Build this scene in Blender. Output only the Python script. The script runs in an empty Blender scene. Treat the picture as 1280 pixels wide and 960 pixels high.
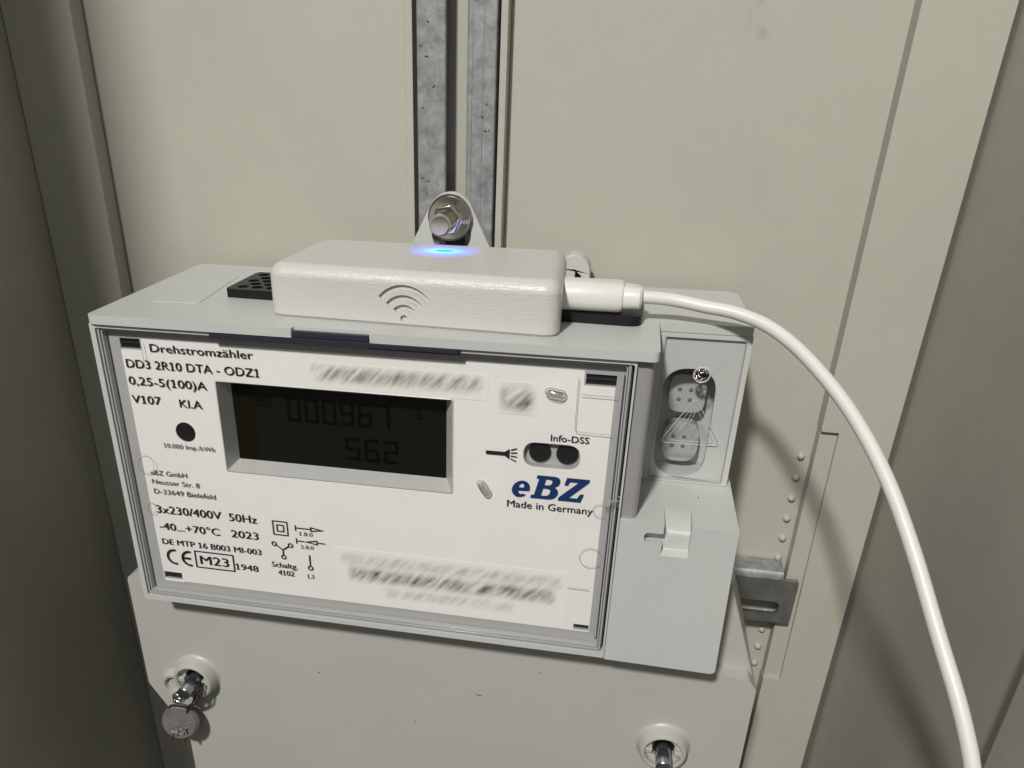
import bpy, bmesh, math, random
from mathutils import Vector, Matrix
from mathutils.geometry import tessellate_polygon
random.seed(7)
S = 0.001            # every length below is in millimetres
scene = bpy.context.scene
col = scene.collection
# ------------------------------------------------------------------ camera
cam = bpy.data.cameras.new("camera"); camo = bpy.data.objects.new("camera", cam); col.objects.link(camo)
right = Vector((0.9787699, 0.2048872, 0.0055295)); down = Vector((0.1036231, -0.4713822, -0.8758202)); fwd = Vector((-0.1768380, 0.8577995, -0.4826058))
m = Matrix((right, -down, -fwd)).transposed().to_4x4()
m.translation = Vector((132.8067, -199.7978, 66.433)) * S
camo.matrix_world = m
cam.sensor_width = 36; cam.lens = 36 * 1051.465 / 1280
cam.shift_x = (640 - 562.902) / 1280; cam.shift_y = (653.140 - 480) / 1280
cam.clip_start = 0.005; cam.clip_end = 20
scene.camera = camo
# ------------------------------------------------------------------ light
W = bpy.data.worlds.new("World"); scene.world = W; W.use_nodes = True
bg = W.node_tree.nodes['Background']; bg.inputs[0].default_value = (1.0, 0.98, 0.95, 1); bg.inputs[1].default_value = 0.08
def area(name, loc, tgt, size, power, color):
    l = bpy.data.lights.new(name, 'AREA'); l.shape = 'DISK'; l.size = size * S; l.energy = power; l.color = color
    o = bpy.data.objects.new(name, l); col.objects.link(o); o.location = Vector(loc) * S
    o.rotation_euler = (Vector(tgt) * S - o.location).to_track_quat('-Z', 'Y').to_euler(); return o
sp = bpy.data.lights.new("ceiling_spot", 'SPOT'); sp.energy = 110; sp.color = (1.0, 0.975, 0.925); sp.shadow_soft_size = 0.07; sp.spot_size = math.radians(30); sp.spot_blend = 1.0
spo = bpy.data.objects.new("ceiling_spot", sp); col.objects.link(spo); spo.location = Vector((-180, -1300, 1230)) * S
spo.rotation_euler = (Vector((85, 30, 10)) * S - spo.location).to_track_quat('-Z', 'Y').to_euler()
area("fill_light", (120, -900, 500), (90, 20, 0), 500, 0.5, (1.0, 0.98, 0.95))  # unseen fill light, added to lift the shaded parts
vs = scene.view_settings; vs.view_transform = 'Standard'; vs.look = 'None'; vs.exposure = 0.36; vs.gamma = 1.0
scene.render.engine = 'CYCLES'

# ------------------------------------------------------------------ materials
def mat(name, color, rough=0.5, metal=0.0, bump=0.0, bscale=900, mott=0.0, mscale=25, spec=0.5, coat=0.0, dark=None, bdist=0.00012):
    mt = bpy.data.materials.new(name); mt.use_nodes = True; nt = mt.node_tree; b = nt.nodes['Principled BSDF']
    b.inputs['Base Color'].default_value = (*color, 1); b.inputs['Roughness'].default_value = rough
    b.inputs['Metallic'].default_value = metal; b.inputs['Specular IOR Level'].default_value = spec
    b.inputs['Coat Weight'].default_value = coat
    tc = nt.nodes.new('ShaderNodeTexCoord')
    if bump:
        n = nt.nodes.new('ShaderNodeTexNoise'); n.inputs['Scale'].default_value = bscale; n.inputs['Detail'].default_value = 3
        bp = nt.nodes.new('ShaderNodeBump'); bp.inputs['Strength'].default_value = bump; bp.inputs['Distance'].default_value = bdist
        nt.links.new(tc.outputs['Object'], n.inputs['Vector']); nt.links.new(n.outputs['Fac'], bp.inputs['Height']); nt.links.new(bp.outputs[0], b.inputs['Normal'])
    if mott:
        n = nt.nodes.new('ShaderNodeTexNoise'); n.inputs['Scale'].default_value = mscale; n.inputs['Detail'].default_value = 8; n.inputs['Roughness'].default_value = 0.65
        cr = nt.nodes.new('ShaderNodeValToRGB'); cr.color_ramp.elements[0].position = 0.33; cr.color_ramp.elements[1].position = 0.67
        d = dark or tuple(c * (1 - mott) for c in color)
        cr.color_ramp.elements[0].color = (*d, 1); cr.color_ramp.elements[1].color = (*[min(1, c * (1 + mott * .4)) for c in color], 1)
        nt.links.new(tc.outputs['Object'], n.inputs['Vector']); nt.links.new(n.outputs['Fac'], cr.inputs[0]); nt.links.new(cr.outputs[0], b.inputs['Base Color'])
        mr = nt.nodes.new('ShaderNodeMapRange'); mr.inputs['To Min'].default_value = min(1, rough + .1); mr.inputs['To Max'].default_value = max(0, rough - .06)
        nt.links.new(n.outputs['Fac'], mr.inputs['Value']); nt.links.new(mr.outputs[0], b.inputs['Roughness'])
    return mt
def glassy(name, alpha=0.12, tint=(1, 1, 1), rough=0.08):
    mt = bpy.data.materials.new(name); mt.use_nodes = True; nt = mt.node_tree; nt.nodes.clear()
    out = nt.nodes.new('ShaderNodeOutputMaterial'); tr = nt.nodes.new('ShaderNodeBsdfTransparent'); tr.inputs[0].default_value = (*tint, 1)
    gl = nt.nodes.new('ShaderNodeBsdfGlossy'); gl.inputs['Roughness'].default_value = rough
    fr = nt.nodes.new('ShaderNodeFresnel'); fr.inputs[0].default_value = 1.5
    ad = nt.nodes.new('ShaderNodeMath'); ad.operation = 'ADD'; ad.inputs[1].default_value = alpha
    mx = nt.nodes.new('ShaderNodeMixShader')
    ge = nt.nodes.new('ShaderNodeNewGeometry'); iv = nt.nodes.new('ShaderNodeMath'); iv.operation = 'SUBTRACT'; iv.inputs[0].default_value = 1
    mu = nt.nodes.new('ShaderNodeMath'); mu.operation = 'MULTIPLY'
    nt.links.new(ge.outputs['Backfacing'], iv.inputs[1]); nt.links.new(fr.outputs[0], ad.inputs[0]); nt.links.new(ad.outputs[0], mu.inputs[0]); nt.links.new(iv.outputs[0], mu.inputs[1])
    nt.links.new(mu.outputs[0], mx.inputs[0])
    nt.links.new(tr.outputs[0], mx.inputs[1]); nt.links.new(gl.outputs[0], mx.inputs[2]); nt.links.new(mx.outputs[0], out.inputs[0])
    return mt
M_case = mat('meter_plastic', (0.51, 0.518, 0.505), 0.32, bump=0.6, bscale=2400, bdist=0.00008, mott=0.035, mscale=38)
M_plate = mat('front_plate_plastic', (0.38, 0.385, 0.375), 0.45, bump=0.2, bscale=2600, bdist=0.00005)
M_cover = mat('terminal_cover_plastic', (0.43, 0.43, 0.395), 0.36, bump=0.5, bscale=2000, bdist=0.00006, mott=0.03, mscale=30)
M_label = mat('label_paper', (0.80, 0.785, 0.76), 0.5, mott=0.02, mscale=120)
M_ink = mat('black_ink', (0.012, 0.012, 0.014), 0.4)
M_blue = mat('navy_ink', (0.005, 0.03, 0.13), 0.4)
M_black = mat('black_plastic', (0.008, 0.008, 0.009), 0.4, bump=0.5, bscale=3000, spec=0.3)
M_hole = mat('dark_recess', (0.006, 0.006, 0.006), 0.5)
M_navy = mat('dark_clip_plastic', (0.028, 0.028, 0.04), 0.28)
M_smoke = mat('clear_cover_edge', (0.36, 0.36, 0.37), 0.16, spec=0.8, coat=0.6)
M_side = mat('cover_side_plastic', (0.29, 0.285, 0.295), 0.3, spec=0.6, coat=0.3)
M_ridge = mat('moulded_ridge_highlight', (0.5, 0.5, 0.49), 0.15, spec=1.0, coat=1.0)  # pale colour stands in for highlights on the clear moulded ridges
M_glass = glassy('clear_polycarbonate', 0.0, rough=.05)
M_glassb = glassy('clear_moulded_plastic', 0.38, (0.97, 0.97, 0.97), 0.15)
M_lcd = mat('lcd_glass', (0.0075, 0.0068, 0.0035), 0.45, spec=0.0)
M_seg = mat('lcd_segment', (0.0012, 0.0012, 0.0012), 0.5, spec=0.0)
M_cab = mat('cabinet_paint', (0.42, 0.415, 0.355), 0.5, bump=0.35, bscale=1400, mott=0.06, mscale=18)
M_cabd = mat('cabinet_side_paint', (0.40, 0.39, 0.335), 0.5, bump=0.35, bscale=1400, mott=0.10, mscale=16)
M_zinc = mat('galvanised_steel', (0.33, 0.335, 0.335), 0.45, 0.4, bump=0.6, bscale=420, mott=0.42, mscale=300)
M_zincd = mat('galvanised_bracket_steel', (0.30, 0.30, 0.29), 0.42, 0.8, bump=0.6, bscale=500, mott=0.35, mscale=120)
M_chrome = mat('nickel_steel', (0.62, 0.59, 0.56), 0.16, 1.0)
M_steel = mat('dark_screw_steel', (0.42, 0.46, 0.50), 0.2, 1.0)
M_lead = mat('seal_aluminium', (0.30, 0.28, 0.27), 0.42, 0.6, bump=0.8, bscale=900, mott=0.25, mscale=300)
M_wire = mat('copper_seal_wire', (0.09, 0.045, 0.035), 0.35, 0.7)
M_usb = mat('white_cable_rubber', (0.68, 0.665, 0.64), 0.4, mott=0.03, mscale=60)
M_knob = mat('pale_key_plastic', (0.38, 0.38, 0.37), 0.5)
M_dim = mat('key_dimple_plastic', (0.13, 0.13, 0.13), 0.6)
M_well = mat('recess_shade', (0.055, 0.055, 0.055), 0.5)  # near-black colour puts the shade of the key recess into the material
# 3D printed housing: thin translucent shell so that the lamp inside shines through
def printed():
    mt = bpy.data.materials.new('white_printed_shell'); mt.use_nodes = True; nt = mt.node_tree; b = nt.nodes['Principled BSDF']
    b.inputs['Base Color'].default_value = (0.61, 0.595, 0.57, 1); b.inputs['Roughness'].default_value = 0.33
    tc = nt.nodes.new('ShaderNodeTexCoord')
    mp = nt.nodes.new('ShaderNodeMapping'); mp.inputs['Scale'].default_value = (2600, 2600, 260)
    n = nt.nodes.new('ShaderNodeTexNoise'); n.inputs['Scale'].default_value = 1; n.inputs['Detail'].default_value = 2
    mp2 = nt.nodes.new('ShaderNodeMapping'); mp2.inputs['Scale'].default_value = (420, 420, 3000)
    n2 = nt.nodes.new('ShaderNodeTexNoise'); n2.inputs['Scale'].default_value = 1; n2.inputs['Detail'].default_value = 2
    n3 = nt.nodes.new('ShaderNodeTexNoise'); n3.inputs['Scale'].default_value = 60; n3.inputs['Detail'].default_value = 2
    ad = nt.nodes.new('ShaderNodeMath'); ad.operation = 'ADD'
    mu = nt.nodes.new('ShaderNodeMath'); mu.operation = 'MULTIPLY'
    bp = nt.nodes.new('ShaderNodeBump'); bp.inputs['Strength'].default_value = 0.7; bp.inputs['Distance'].default_value = 0.00028
    L = nt.links.new
    L(tc.outputs['Object'], mp.inputs[0]); L(mp.outputs[0], n.inputs['Vector']); L(tc.outputs['Object'], mp2.inputs[0]); L(mp2.outputs[0], n2.inputs['Vector'])
    L(tc.outputs['Object'], n3.inputs['Vector'])
    L(n.outputs[0], ad.inputs[0]); L(n2.outputs[0], ad.inputs[1]); L(ad.outputs[0], mu.inputs[0]); L(n3.outputs[0], mu.inputs[1]); L(mu.outputs[0], bp.inputs['Height']); L(bp.outputs[0], b.inputs['Normal'])
    tl = nt.nodes.new('ShaderNodeBsdfTranslucent'); tl.inputs[0].default_value = (0.8, 0.85, 0.95, 1)
    mx = nt.nodes.new('ShaderNodeMixShader'); mx.inputs[0].default_value = 0.10
    L(b.outputs[0], mx.inputs[1]); L(tl.outputs[0], mx.inputs[2]); L(mx.outputs[0], nt.nodes['Material Output'].inputs[0])
    return mt
M_print = printed()
def blur_streaks(name, rows, x0, x1, z0, z1, strength, blocky=False):
    # diagonal streaks added in place of blurred-out print; rows = [(z, half height, weight)] in mm
    mt = bpy.data.materials.new(name); mt.use_nodes = True; nt = mt.node_tree; b = nt.nodes['Principled BSDF']; L = nt.links.new
    b.inputs['Roughness'].default_value = 0.5
    tc = nt.nodes.new('ShaderNodeTexCoord'); mp = nt.nodes.new('ShaderNodeMapping'); mp.vector_type = 'POINT'
    mp.inputs['Rotation'].default_value = (0, math.radians(50), 0)
    mp2 = nt.nodes.new('ShaderNodeMapping'); mp2.inputs['Scale'].default_value = (120, 1, 620) if not blocky else (130, 1, 480)
    n = nt.nodes.new('ShaderNodeTexNoise'); n.inputs['Scale'].default_value = 1; n.inputs['Detail'].default_value = 2
    L(tc.outputs['Object'], mp.inputs[0]); L(mp.outputs[0], mp2.inputs[0]); L(mp2.outputs[0], n.inputs['Vector'])
    sx = nt.nodes.new('ShaderNodeSeparateXYZ'); L(tc.outputs['Object'], sx.inputs[0])
    def mth(op, a, c=None):
        q = nt.nodes.new('ShaderNodeMath'); q.operation = op
        for i, v in enumerate((a, c)):
            if v is None: continue
            if isinstance(v, (int, float)): q.inputs[i].default_value = v
            else: L(v, q.inputs[i])
        return q.outputs[0]
    tot = None
    for (zc, hh, w, xa, xb) in rows:
        d = mth('ABSOLUTE', mth('SUBTRACT', sx.outputs[2], zc * S))
        mr = nt.nodes.new('ShaderNodeMapRange'); mr.interpolation_type = 'SMOOTHSTEP'
        mr.inputs['From Min'].default_value = hh * 1.5 * S; mr.inputs['From Max'].default_value = hh * .2 * S; mr.inputs['To Max'].default_value = w
        L(d, mr.inputs['Value'])
        dx = mth('ABSOLUTE', mth('SUBTRACT', sx.outputs[0], (xa + xb) / 2 * S))
        mx_ = nt.nodes.new('ShaderNodeMapRange'); mx_.interpolation_type = 'SMOOTHSTEP'
        mx_.inputs['From Min'].default_value = (xb - xa) / 2 * S; mx_.inputs['From Max'].default_value = ((xb - xa) / 2 - 3) * S
        L(dx, mx_.inputs['Value'])
        v = mth('MULTIPLY', mr.outputs[0], mx_.outputs[0])
        tot = v if tot is None else mth('ADD', tot, v)
    cr = nt.nodes.new('ShaderNodeMapRange'); cr.inputs['From Min'].default_value = 0.28; cr.inputs['From Max'].default_value = 0.78; L(n.outputs['Fac'], cr.inputs['Value'])
    f = mth('MULTIPLY', mth('MULTIPLY', tot, cr.outputs[0]), strength)
    mix = nt.nodes.new('ShaderNodeMix'); mix.data_type = 'RGBA'; mix.inputs['A'].default_value = (0.81, 0.79, 0.76, 1); mix.inputs['B'].default_value = (0.06, 0.06, 0.06, 1)
    L(f, mix.inputs['Factor']); L(mix.outputs['Result'], b.inputs['Base Color'])
    return mt

# ------------------------------------------------------------------ helpers
OFF = {}
def thing(name, label, cat, loc, group=None):
    o = bpy.data.objects.new(name, None); col.objects.link(o); o.empty_display_size = 0.01
    o.location = Vector(loc) * S; OFF[o] = Vector(loc); o['label'] = label; o['category'] = cat
    if group: o['group'] = group
    return o
def smooth(me, ang=32):
    me.shade_smooth(); me.set_sharp_from_angle(angle=math.radians(ang))
def obj(name, bm, material, parent=None, kind=None, label=None, bevel=0, seg=3, ang=40, sm=True):
    off = OFF.get(parent, Vector((0, 0, 0)))
    bmesh.ops.transform(bm, matrix=Matrix.Scale(S, 4) @ Matrix.Translation(-off), verts=bm.verts)
    bmesh.ops.recalc_face_normals(bm, faces=bm.faces)
    me = bpy.data.meshes.new(name); bm.to_mesh(me); bm.free()
    o = bpy.data.objects.new(name, me); col.objects.link(o); me.materials.append(material)
    if parent is not None: o.parent = parent; OFF[o] = off
    if kind: o['kind'] = kind
    if label: o['label'] = label
    if bevel:
        md = o.modifiers.new('bevel', 'BEVEL'); md.width = bevel * S; md.segments = seg; md.limit_method = 'ANGLE'; md.angle_limit = math.radians(ang); md.use_clamp_overlap = True
        bake(o)
    if sm: smooth(o.data)
    if sm and bevel: weigh(o)
    return o
def weigh(o):
    md = o.modifiers.new('normals', 'WEIGHTED_NORMAL'); md.keep_sharp = True; md.weight = 100; md.mode = 'FACE_AREA'
def bake(o):
    dg = bpy.context.evaluated_depsgraph_get(); dg.update()
    me = bpy.data.meshes.new_from_object(o.evaluated_get(dg)); o.modifiers.clear(); o.data = me
def boolean(o, cutters, bev=0):
    for c in cutters:
        md = o.modifiers.new('cut', 'BOOLEAN'); md.operation = 'DIFFERENCE'; md.solver = 'EXACT'; md.object = c
    if bev:
        md = o.modifiers.new('bevel', 'BEVEL'); md.width = bev * S; md.segments = 3; md.limit_method = 'ANGLE'; md.angle_limit = math.radians(40)
    bake(o)
    for c in cutters: bpy.data.objects.remove(c)
    smooth(o.data); weigh(o)
def tag(o, label, cat, group=None):
    o['label'] = label; o['category'] = cat
    if group: o['group'] = group
    return o
def box(x0, x1, y0, y1, z0, z1, bm=None):
    bm = bm or bmesh.new()
    r = bmesh.ops.create_cube(bm, size=1)
    bmesh.ops.transform(bm, matrix=Matrix.Translation(((x0 + x1) / 2, (y0 + y1) / 2, (z0 + z1) / 2)) @ Matrix.Diagonal((x1 - x0, y1 - y0, z1 - z0, 1)), verts=r['verts'])
    return bm
def rect(x0, x1, z0, z1, r=0, n=6):
    if r <= 0: return [(x0, z0), (x1, z0), (x1, z1), (x0, z1)]
    p = []
    for cx, cz, a in ((x1 - r, z0 + r, -90), (x1 - r, z1 - r, 0), (x0 + r, z1 - r, 90), (x0 + r, z0 + r, 180)):
        for i in range(n + 1):
            t = math.radians(a + 90 * i / n); p.append((cx + r * math.cos(t), cz + r * math.sin(t)))
    return p
def circ(cx, cz, r, n=32, rz=None):
    return [(cx + r * math.cos(2 * math.pi * i / n), cz + (rz or r) * math.sin(2 * math.pi * i / n)) for i in range(n)]
def roundpoly(pts, r, n=5):
    """round the corners of a polygon; r = one radius or a list"""
    out = []; k = len(pts)
    for i in range(k):
        p = Vector(pts[i]); a = Vector(pts[i - 1]) - p; b = Vector(pts[(i + 1) % k]) - p
        rr = r[i] if isinstance(r, (list, tuple)) else r
        if rr <= 0: out.append(tuple(p)); continue
        th = a.angle(b); d = min(rr / math.tan(th / 2), a.length * .49, b.length * .49)
        s = p + a.normalized() * d; e = p + b.normalized() * d
        for j in range(n + 1):
            t = j / n; q = s * (1 - t) ** 2 + p * 2 * t * (1 - t) + e * t * t; out.append(tuple(q))
    return out
def plate(outer, holes=(), y0=0, y1=1, axis='y', bm=None):
    """flat outline (x,z) with holes, thickness y0..y1; axis 'z': outline is (x,y), 'x': (y,z)"""
    bm = bm or bmesh.new()
    def P(u, v, w): return {'y': (u, w, v), 'z': (u, v, w), 'x': (w, u, v)}[axis]
    loops = [list(outer)] + [list(h) for h in holes]
    tri = tessellate_polygon([[Vector((u, v, 0)) for u, v in l] for l in loops])
    flat = [q for l in loops for q in l]
    A = [bm.verts.new(P(u, v, y0)) for u, v in flat]; B = [bm.verts.new(P(u, v, y1)) for u, v in flat]
    for a, b, c in tri:
        for V in (A, B):
            try: bm.faces.new((V[a], V[b], V[c]))
            except ValueError: pass
    s = 0
    for l in loops:
        n = len(l)
        for i in range(n):
            j = (i + 1) % n
            try: bm.faces.new((A[s + i], A[s + j], B[s + j], B[s + i]))
            except ValueError: pass
        s += n
    return bm
def tube(path, r, n=12, closed=False, bm=None, caps=True, flat=1.0):
    bm = bm or bmesh.new(); pts = [Vector(p) for p in path]; k = len(pts); rings = []
    up = Vector((0, 0, 1))
    for i, p in enumerate(pts):
        if closed: t = (pts[(i + 1) % k] - pts[i - 1])
        else: t = pts[min(i + 1, k - 1)] - pts[max(i - 1, 0)]
        t.normalize(); u = up - t * up.dot(t)
        if u.length < 0.1: u = Vector((1, 0, 0)) - t * t.x
        u.normalize(); w = t.cross(u); up = u; rr = r[i] if isinstance(r, (list, tuple)) else r
        rings.append([bm.verts.new(p + (u * math.cos(2 * math.pi * j / n) + w * flat * math.sin(2 * math.pi * j / n)) * rr) for j in range(n)])
    for i in range(k if closed else k - 1):
        a, b = rings[i], rings[(i + 1) % k]
        for j in range(n): bm.faces.new((a[j], a[(j + 1) % n], b[(j + 1) % n], b[j]))
    if not closed and caps: bm.faces.new(rings[0]); bm.faces.new(rings[-1])
    return bm
def lathe(prof, c, axis='y', n=40, bm=None):
    """prof: (radius, coordinate along the axis) pairs, c = the other two coordinates"""
    bm = bm or bmesh.new(); R = []
    for r, h in prof:
        ring = []
        for i in range(n):
            t = 2 * math.pi * i / n; u, v = c[0] + r * math.cos(t), c[1] + r * math.sin(t)
            ring.append(bm.verts.new({'y': (u, h, v), 'x': (h, u, v), 'z': (u, v, h)}[axis]))
        R.append(ring)
    for a, b in zip(R, R[1:]):
        for i in range(n): bm.faces.new((a[i], a[(i + 1) % n], b[(i + 1) % n], b[i]))
    bm.faces.new(R[0]); bm.faces.new(R[-1])
    return bm
def catmull(pts, n=10):
    P = [Vector(p) for p in pts]; out = []
    for i in range(len(P) - 1):
        a, b, c, d = P[max(i - 1, 0)], P[i], P[i + 1], P[min(i + 2, len(P) - 1)]
        for j in range(n):
            t = j / n; out.append(.5 * ((2 * b) + (c - a) * t + (2 * a - 5 * b + 4 * c - d) * t * t + (3 * b - a - 3 * c + d) * t ** 3))
    out.append(P[-1]); return out

# ================================================================== CABINET (setting)
ZT, ZB = 460, -300
def slab(name, outer, y0, y1, m=M_cab, bev=0.6, holes=()):
    return obj(name, plate(outer, holes, y0, y1), m, kind='structure', bevel=bev, seg=2)
panel_l = slab('back_panel', rect(-50, 64.8, ZB, ZT), 67, 69)
panel_r = slab('back_panel', rect(94.0, 202.5, ZB, ZT), 67, 69)
obj('channel_back', box(67.3, 91.8, 69.2, 71, ZB, ZT), M_cab, kind='structure')
# turned edges of the panels along the rail channel
for pn, xs in ((panel_l, (64.8, 67.2)), (panel_r, (91.9, 94.0))):
    obj('panel_rim', box(xs[0], xs[1], 62.0, 69.1, ZB, ZT), M_cab, pn, bevel=0.4, seg=2)
# frame plates left and right of the panel, the right one with its long notch
slab('frame_plate', rect(-58.8, -35.7, ZB, ZT), 60, 66.9, bev=0.8)
slab('frame_plate', roundpoly([(196.1, ZT), (196.1, -33.9), (201.4, -33.9), (201.9, -130.6), (196.1, -130.6), (196.1, ZB), (216.6, ZB), (218.6, ZT)], [0, .6, .5, .5, .6, 0, 0, 0]), 60, 66.9, bev=0.7)
slab('notch_shelf', rect(196.3, 203.5, -133, -32), 61.6, 66.8, bev=0.3)
# side walls with their folds
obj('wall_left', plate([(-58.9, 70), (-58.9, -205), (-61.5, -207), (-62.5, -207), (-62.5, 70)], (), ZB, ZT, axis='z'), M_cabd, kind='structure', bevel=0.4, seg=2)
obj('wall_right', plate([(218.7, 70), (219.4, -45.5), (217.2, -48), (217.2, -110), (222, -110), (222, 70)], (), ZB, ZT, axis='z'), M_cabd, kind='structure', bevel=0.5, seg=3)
# row of small moulded studs on the right panel
sbm = lathe([(1.25, 67.2), (1.25, 66.6), (1.0, 66.0), (.45, 65.6)], (193.4, -45.4), n=14)
stud = obj('stud', sbm, M_cab, panel_r)
for i in range(1, 12):
    s = stud.copy(); col.objects.link(s); s.parent = panel_r; s.location.z = -7.62 * i * S
# faint grubby marks on the paint
def stain(name, pts, y, parent, lab):
    mt = bpy.data.materials.new(name); mt.use_nodes = True; nt = mt.node_tree; b = nt.nodes['Principled BSDF']
    b.inputs['Base Color'].default_value = (0.24, 0.21, 0.13, 1); b.inputs['Roughness'].default_value = .6
    tc = nt.nodes.new('ShaderNodeTexCoord'); n = nt.nodes.new('ShaderNodeTexNoise'); n.inputs['Scale'].default_value = 260; n.inputs['Detail'].default_value = 6
    mr = nt.nodes.new('ShaderNodeMapRange'); mr.inputs['From Min'].default_value = .47; mr.inputs['From Max'].default_value = .75; mr.inputs['To Max'].default_value = .06
    nt.links.new(tc.outputs['Object'], n.inputs['Vector']); nt.links.new(n.outputs[0], mr.inputs[0]); nt.links.new(mr.outputs[0], b.inputs['Alpha'])
    o = obj(name, plate(roundpoly(pts, 1.2), (), y, y + .03), mt, parent, sm=False); o['label'] = lab
stain('stain', [(152, 76), (154, 82), (166, 78), (160, 76), (164, 71), (153, 70)], 66.93, panel_r, 'faint brown smear high on the right panel')
# ================================================================== RAIL, BRACKET, BOLT
rail = thing('mounting_rail', 'vertical galvanised steel slotted channel rail running up the back of the cabinet behind the bolt', 'rail', (80, 66, -60))
for n_, x0, x1 in (('rail_lip', 68.6, 77.0), ('rail_lip', 83.0, 91.2)):
    obj(n_, box(x0, x1, 60.8, 62.6, ZB, ZT), M_zinc, rail, bevel=0.5, seg=3)
obj('rail_web', box(68.6, 70.0, 62.7, 69.1, ZB, ZT), M_zinc, rail)
obj('rail_web', box(89.8, 91.2, 62.7, 69.1, ZB, ZT), M_zinc, rail)
# shallow roll lines on the lips
for x in (84.5, 87.6): obj('roll_line', box(x - .08, x + .08, 60.74, 60.9, ZB, ZT), M_zincd, rail)

bm = bmesh.new()
for i in range(20):
    x = random.choice((random.uniform(69.6, 76), random.uniform(84, 90.4))); z = random.uniform(30, 95); a = random.uniform(-.9, .9); l = random.uniform(.25, .7)
    tube([(x - l * math.cos(a), 60.72, z - l * math.sin(a)), (x, 60.66, z), (x + l * math.cos(a), 60.72, z + l * math.sin(a) * .6)], [.08, .2, .08], 6, bm=bm)
obj('dent_marks', bm, mat('tarnish', (0.11, 0.11, 0.115), 0.5, 0.4), rail, kind='stuff')
br = thing('slotted_bracket', 'grey galvanised steel angle bracket with oblong slot, low on the right beside the meter', 'bracket', (190, 60, -96))
sl = roundpoly([(170, -101.2), (195.4, -101.2), (195.4, -96.0), (170, -96.0)], 2.5)
obj('bracket_plate', plate(roundpoly([(150, -105.0), (199.6, -104.4), (199.8, -87.4), (150, -87.4)], .6), [sl], 57.6, 59.5), M_zincd, br, bevel=0.25, seg=2)
prof = [(57.6, -87.3), (57.7, -85.6), (58.4, -84.6), (59.6, -84.2), (66.5, -84.2), (66.5, -86.0), (60.4, -86.0), (59.5, -87.3)]
obj('bracket_flange', plate(prof, (), 150, 194.6, axis='x'), M_zinc, br, bevel=0.2, seg=2)

bolt = thing('hanger_bolt', 'shiny nickel plated bolt with flange nut holding the meter lug on the rail', 'bolt', (79.4, 56, 25.4))
bx, bz = 79.4, 25.4
obj('washer', lathe([(2.6, 55.2), (6.1, 55.2), (6.6, 55.6), (6.6, 56.5), (2.6, 56.9)], (bx, bz), n=48), M_chrome, bolt)
hexn = [(bx + 4.5 * math.cos(math.radians(60 * i + 12)), bz + 4.5 * math.sin(math.radians(60 * i + 12))) for i in range(6)]
obj('nut', plate(hexn, (), 49.8, 53.4), M_chrome, bolt, bevel=0.5, seg=3)
obj('nut_flange', lathe([(4.1, 52.6), (4.6, 53.2), (5.9, 54.6), (6.0, 55.15), (2, 55.15)], (bx, bz), n=48), M_chrome, bolt)
pr = [(2.5, 41.4), (3.05, 42.1)]
for i in range(13): pr += [(3.1, 42.4 + i * .6), (2.85, 42.7 + i * .6)]
pr += [(2.7, 52), (2.7, 53)]
obj('threaded_shank', lathe(pr, (bx, bz), n=32), M_chrome, bolt)

# ================================================================== METER
meter = thing('electricity_meter', 'light grey electronic three phase meter with a white printed front and dark display', 'electricity meter', (80, 62, -130))
def mp(name, bm, m, parent=None, **k): return obj(name, bm, m, parent or meter, **k)
# hood (top shell)
hood = roundpoly([(-6.1, -4.0), (51.2, -4.0), (51.2, -2.2), (71.6, -2.2), (71.6, -4.0), (142.0, -4.0), (142.0, 23.1), (165.9, 23.1), (164.6, 61), (-5.4, 61)], [2.2, .4, .2, .2, .4, 1.8, .4, 1.6, 4.5, 2.0])
mp('top_shell', plate(hood, (), 4.6, 7.0, axis='z'), M_case, bevel=1.05, seg=5)
mp('top_inset', plate(roundpoly([(4.0, 12.6), (17.6, 13.6), (14.6, 47.0), (3.4, 46)], 1.0), (), 6.9, 7.14, axis='z'), M_case, bevel=0.1, seg=2)
mp('top_ridge', box(19.6, 44, 47.5, 51.5, 6.9, 8.6), M_case, bevel=0.4)
# front rim and body
outer = roundpoly([(-6.2, 4.5), (-6.2, -83.2), (137.1, -83.2), (137.1, 4.5)], [.3, 1.3, .5, .3])
inner = rect(-4.7, 136.6, -81.6, 3.4, .6)
mp('front_rim', plate(outer, [inner], -3.0, 24), M_case, bevel=0.45, seg=3)
mp('body_core', box(-4.9, 136.0, 6.2, 60, -81.4, 3.5), M_hole)
mp('body_shell', box(-6.0, 141.4, 24.05, 61, -83.0, 4.55), M_case, bevel=0.6)
# rounded transparent side of the cover, right edge
side = roundpoly([(137.15, -1.6), (141.4, -1.6), (141.4, 24.2), (137.15, 24.2)], [.3, 3.2, .1, .1], 8)
mp('cover_side', plate(side, (), -39.3, 4.5, axis='z'), M_side, bevel=0.2, seg=2)
# the clip under the hood
mp('hood_clip', box(28.4, 94.6, -3.7, -2.6, 2.9, 4.55), M_navy, bevel=0.2, seg=2)
mp('hood_clip', box(51.5, 71.3, -3.6, -2.3, 4.62, 6.3), M_navy, bevel=0.25, seg=2, label='dark clip showing through the notch of the top shell')
mp('hood_clip', box(71.5, 94.2, -4.1, -3.72, 3.3, 4.5), M_navy, bevel=0.15, seg=2)
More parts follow.
